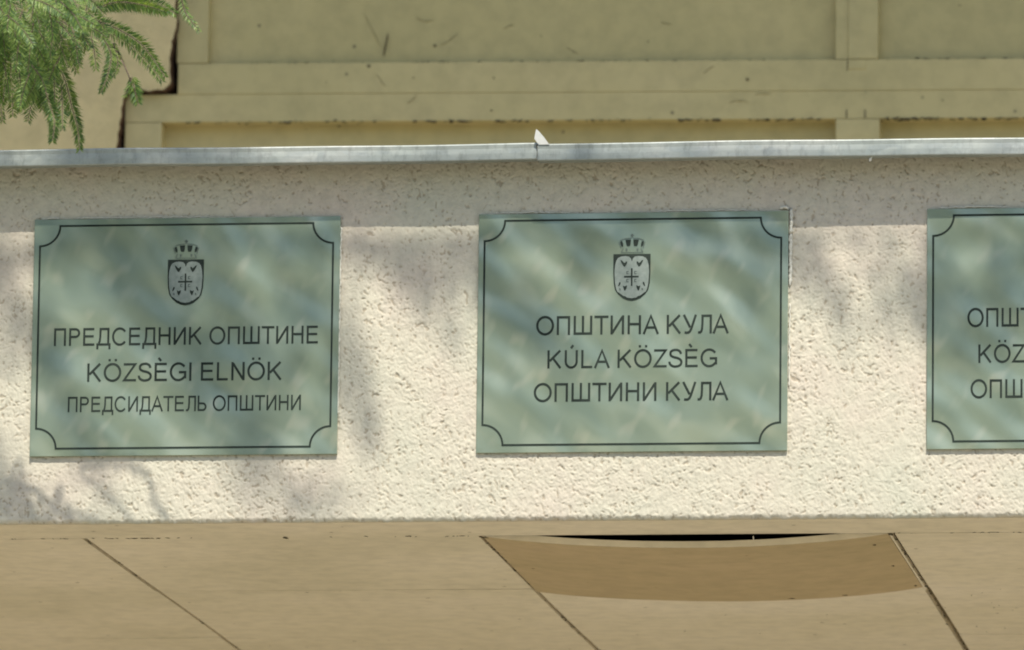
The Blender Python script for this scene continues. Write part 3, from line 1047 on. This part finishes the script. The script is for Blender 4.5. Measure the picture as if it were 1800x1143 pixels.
def twig(pts, y, nl=0.0135, gap=0.0014, r=0.0008, jit=0.55, dens=1, yslope=0.0, width=0.0006):
    P = smooth_path([(x, y + yslope * i, z) for i, (x, z) in enumerate(pts)])
    fl = (VIEW + rand_dir(rs) * jit).normalized()
    for _ in range(dens):
        wood_path = P
        leafy.add(*frond_arrays(P, nl, gap, rs, flat=(fl + rand_dir(rs) * 0.35).normalized(), width=width))
    wood.add(*tube([tuple(q) for q in P], [r * (1 - 0.6 * i / len(P)) for i in range(len(P))], 5))


# twigs seen in the corner of the picture
Y = -0.35
twig([(0.1396, 3.5599), (0.1687, 3.5486), (0.198, 3.530), (0.2164, 3.508), (0.2313, 3.4861)], Y, 0.0125, dens=2)
twig([(0.150, 3.552), (0.178, 3.536), (0.203, 3.512), (0.222, 3.486)], Y + .03, 0.011, dens=1)
twig([(0.1546, 3.5343), (0.1659, 3.5124), (0.1628, 3.4871), (0.1546, 3.4634)], Y - .02, 0.010, dens=2)
twig([(0.165, 3.530), (0.171, 3.505), (0.1665, 3.487)], Y, 0.008)
twig([(0.1895, 3.4867), (0.1926, 3.4722), (0.1973, 3.4541)], Y, 0.013, dens=2)
twig([(0.1895, 3.4867), (0.1850, 3.472), (0.1800, 3.462)], Y, 0.008)
twig([(0.143, 3.5671), (0.1754, 3.5761), (0.208, 3.5712), (0.237, 3.562)], Y - .03, 0.013, dens=3)
twig([(0.150, 3.580), (0.180, 3.585), (0.215, 3.583), (0.240, 3.570)], Y + .02, 0.012, dens=2)
twig([(0.248, 3.600), (0.2549, 3.569), (0.2734, 3.5433)], Y, 0.008)
twig([(0.0639, 3.543), (0.0756, 3.5066), (0.08, 3.4703), (0.0916, 3.4339), (0.0901, 3.4065)], Y, 0.014, dens=3)
twig([(0.0787, 3.5283), (0.0976, 3.4917), (0.1078, 3.4554), (0.1156, 3.43), (0.1191, 3.401)], Y + .03, 0.013, dens=2)
twig([(0.060, 3.53), (0.075, 3.505), (0.072, 3.475), (0.060, 3.452), (0.050, 3.442)], Y - .03, 0.014, dens=3)
twig([(0.042, 3.5506), (0.0573, 3.5141), (0.0654, 3.4777), (0.0479, 3.449)], Y - .04, 0.014, dens=2)
twig([(0.0204, 3.5437), (0.0285, 3.5073), (0.0277, 3.4783), (0.026, 3.4566)], Y, 0.012, dens=2)
twig([(0.010, 3.5437), (0.0085, 3.5073), (0.0107, 3.4783), (0.016, 3.4416)], Y + .05, 0.010, dens=1)
twig([(0.0354, 3.5217), (0.0496, 3.536), (0.0603, 3.5431)], Y - .05, 0.012, dens=2)
wood.add(*tube([(0.1288, Y, 3.5565), (0.1508, Y, 3.5416), (0.173, Y, 3.5159), (0.1843, Y, 3.4904), (0.1897, Y, 3.4759)], [.0018, .0016, .0013, .001, .0006], 6))
wood.add(*tube([(0.06, Y, 3.60), (0.1, Y, 3.585), (0.1288, Y, 3.5565)], [.003, .0024, .0018], 6))
for k in range(120):                                             # the thick mass to the left
    x0_ = rs.uniform(-0.06, 0.135); z0_ = rs.uniform(3.535, 3.61) - max(0, x0_ - .09) * .2
    L_ = rs.uniform(0.03, 0.065)
    a = math.radians(rs.uniform(-110, -20))
    p = [(x0_, z0_), (x0_ + math.cos(a) * L_ * .5, z0_ + math.sin(a) * L_ * .45), (x0_ + math.cos(a) * L_ * .85, z0_ + math.sin(a) * L_)]
    twig(p, Y + rs.uniform(-.16, .02), rs.uniform(.010, .0145), dens=1, jit=0.6)
for k in range(45):
    x0_ = rs.uniform(-0.01, 0.115); z0_ = rs.uniform(3.475, 3.55)
    L_ = rs.uniform(0.03, 0.055)
    a = math.radians(rs.uniform(-120, -50))
    p = [(x0_, z0_), (x0_ + math.cos(a) * L_ * .5, z0_ + math.sin(a) * L_ * .45), (x0_ + math.cos(a) * L_ * .85, z0_ + math.sin(a) * L_)]
    twig(p, Y + rs.uniform(-.10, .03), rs.uniform(.009, .013), dens=1, jit=0.5)

# branches of the crown: trunk, limbs and drooping side twigs
TX, TY = -2.4, -1.7
trunk_pts = [(TX, TY, -0.05), (TX + .05, TY, 1.5), (TX, TY + .04, 3.2), (TX + .08, TY, 5.2), (TX + .03, TY - .03, 7.2), (TX + .08, TY, 9.2), (TX + .06, TY, 10.6)]
vs, fs = tube([tuple(q) for q in smooth_path(trunk_pts)], [0.19 * (1 - 0.9 * i / 31) + .01 for i in range(31)], 14)
mesh("trunk", vs, fs, M_bark, con, True)


def limb(end, z0, r0=0.05, droop=0.0, n_side=22, name="branch", fl=(0.16, 0.34), seed=0, start_t=0.25, gap=0.011, nl=0.024, dense=2, bias=0.0):
    r_ = random.Random(seed)
    s = Vector((TX, TY, z0)); e = Vector(end)
    mid = s.lerp(e, 0.45) + Vector((0, 0, 0.35 + droop))
    P = smooth_path([s, mid, s.lerp(e, 0.8) + Vector((0, 0, 0.18 + droop * .4)), e], 7)
    rad = [max(0.003, r0 * (1 - i / len(P)) ** 1.1) for i in range(len(P))]
    vs, fs = tube([tuple(q) for q in P], rad, 8)
    mesh(name, vs, fs, M_bark, con, True)
    d = (e - s).normalized()
    for k in range(n_side):
        t = start_t + (1 - start_t) * (k + r_.random()) / n_side
        i = min(len(P) - 2, int(t * (len(P) - 1)))
        p = P[i].lerp(P[i + 1], t * (len(P) - 1) - i)
        side = d.cross(Vector((0, 0, 1))).normalized() * r_.choice((-1, 1))
        L_ = r_.uniform(*fl) * (1.15 - 0.5 * t)
        dr = (side * r_.uniform(.2, 1.0) + d * r_.uniform(.4, 1.0) + Vector((0, 0, r_.uniform(-1.0, -0.1)))).normalized()
        if bias: dr = (dr * (1 - bias) + Vector((.72, r_.uniform(-.2, .2), -.68)) * bias).normalized()
        q = [p, p + dr * L_ * .5, p + dr * L_ + Vector((0, 0, -0.22 * L_))]
        P2 = smooth_path(q, 3)
        wood.add(*tube([tuple(v_) for v_ in P2], [0.003 * (1 - .7 * j / len(P2)) for j in range(len(P2))], 4))
        # secondary fronds
        nf = int(L_ / 0.045)
        for j in range(nf):
            u = (j + 0.6) / nf
            ii = min(len(P2) - 2, int(u * (len(P2) - 1)))
            pp = P2[ii]
            for _ in range(dense):
                d2 = (dr * .5 + rand_dir(r_) * .7 + Vector((0, 0, -.5))).normalized() if not bias else (dr * 1.3 + rand_dir(r_) * .4).normalized()
                l2 = r_.uniform(.05, .12)
                leafy2.add(*frond_arrays([pp, pp + d2 * l2 * .5, pp + d2 * l2 + Vector((0, 0, -.02))], nl, gap, r_, width=0.0042))


# limbs that cast the dappled shade on the fascia
limb((1.90, -1.30, 5.42), 5.7, 0.02, droop=-0.2, seed=1, n_side=34, bias=0.5, fl=(.07, .17), start_t=.5)


def drooping_twig(x, y, z, L_, r_, a=-46, nl=0.029):
    a = math.radians(a + r_.uniform(-5, 5))
    d = Vector((math.cos(a), r_.uniform(-.15, .15), math.sin(a)))
    p = Vector((x, y, z))
    P_ = smooth_path([p, p + d * L_ * .35 + Vector((0, 0, .015)), p + d * L_ * .7 + Vector((0, 0, .008)), p + d * L_ + Vector((0, 0, -.03))], 4)
    wood.add(*tube([tuple(q) for q in P_], [0.0028 * (1 - .7 * j / len(P_)) for j in range(len(P_))], 4))
    leafy2.add(*frond_arrays(P_, nl, .012, r_, width=0.0035))
    n_ = int(L_ / 0.020)
    for j in range(n_):
        q = P_[min(len(P_) - 1, int((j + r_.random()) / n_ * len(P_)))]
        d2 = (d + rand_dir(r_) * .45).normalized()
        l2 = r_.uniform(.05, .09)
        leafy2.add(*frond_arrays([q, q + d2 * l2 * .5, q + d2 * l2], nl * .8, .012, r_, width=0.0035))


rt = random.Random(41)
for k in range(6):
    drooping_twig(-0.13 + 0.105 * k + rt.uniform(-.025, .025), -1.3 + rt.uniform(-.15, .15), 5.58 - 0.012 * k, rt.uniform(.32, .55), rt)
limb((0.64, -1.60, 5.95), 7.1, 0.035, seed=2, n_side=6, bias=0.8)
limb((0.85, -2.5, 7.22), 8.6, 0.03, seed=11, n_side=5, start_t=.6, bias=0.75, fl=(.15, .3))
limb((2.35, -2.9, 7.95), 9.4, 0.03, seed=13, n_side=7, start_t=.6, bias=0.75, fl=(.2, .42))
# the low limb whose tips hang into the picture
limb((-0.10, -0.78, 3.92), 4.6, 0.04, seed=5, n_side=8, start_t=.55, fl=(.08, .16))
wood.add(*tube([(-0.10, -0.78, 3.92), (-0.03, -0.6, 3.80), (0.03, -0.42, 3.68), (0.06, -0.35, 3.60)], [.004, .0036, .0032, .003], 6))
# the rest of the crown, to the left and away from the building
for k in range(16):
    a = math.radians(100 + k * 67 % 260)
    z = 3.8 + k * 0.40
    r_ = 2.0 * (1 - (z - 3) / 9)
    limb((TX + r_ * math.cos(a) * .9, TY + r_ * math.sin(a) * .8, z - 0.55), z, 0.05, seed=20 + k, n_side=14, gap=0.02, nl=.03, dense=2)

o = mesh("foliage", leafy.v, leafy.f, M_needle, con)
tag(o, kind='stuff')
o = mesh("crown", leafy2.v, leafy2.f, M_needle, con)
tag(o, kind='stuff')
o = mesh("twigs", wood.v, wood.f, M_bark, con, True)
tag(o, kind='stuff')

# ------------------------------------------------------------------ trees across the forecourt (mirrored, blurred, in the metal plates)
def leaf_crown(cx, cy, cz, rx, rz, n, seed):
    r = np.random.default_rng(seed)
    cl = r.normal(size=(34, 3)); cl /= np.linalg.norm(cl, axis=1)[:, None]
    cl *= r.uniform(0.25, 0.95, (34, 1))
    k = r.integers(0, 34, n)
    p = cl[k] + r.normal(size=(n, 3)) * 0.17
    p = p * np.array([rx, rx, rz]) + np.array([cx, cy, cz])
    a = r.normal(size=(n, 3)); a /= np.linalg.norm(a, axis=1)[:, None]
    b = np.cross(a, r.normal(size=(n, 3))); b /= np.linalg.norm(b, axis=1)[:, None]
    s = r.uniform(0.05, 0.11, (n, 1))
    V_ = np.stack([p - a * s, p + b * s * .5, p + a * s, p - b * s * .5], 1).reshape(-1, 3)
    F_ = np.arange(4 * n).reshape(-1, 4)
    return V_, F_


def garden_tree(x, y, h_, rx, seed, label):
    t = empty("broadleaf_tree", (x, y, 0), label, "tree", "trees across the forecourt facing the canopy")
    pts_ = smooth_path([(x, y, -0.08), (x + .1, y, h_ * .3), (x - .05, y + .1, h_ * .62), (x, y, h_ * .85)])
    vs, fs = tube([tuple(q) for q in pts_], [0.2 * (1 - .85 * i / len(pts_)) for i in range(len(pts_))], 10)
    mesh("trunk", vs, fs, M_bark, t, True)
    V_, F_ = leaf_crown(x, y, h_ * .66, rx, h_ * .36, 9000, seed)
    me = bpy.data.meshes.new("crown")
    me.from_pydata(V_.tolist(), [], F_.tolist())
    me.update()
    o = finish("crown", me, M_leaf, t)
    tag(o, kind='stuff')


garden_tree(-1.6, -19.5, 9.0, 2.4, 1, "broadleaf tree across the forecourt, directly opposite the plaques")
garden_tree(-6.2, -21.5, 10.0, 2.8, 2, "taller broadleaf tree across the forecourt, left of the one opposite the plaques")
garden_tree(-3.6, -25.0, 10.5, 3.2, 4, "tall broadleaf tree across the forecourt, behind the other three")
garden_tree(2.9, -23.0, 8.6, 2.5, 3, "broadleaf tree across the forecourt, nearest the right-hand plaque")
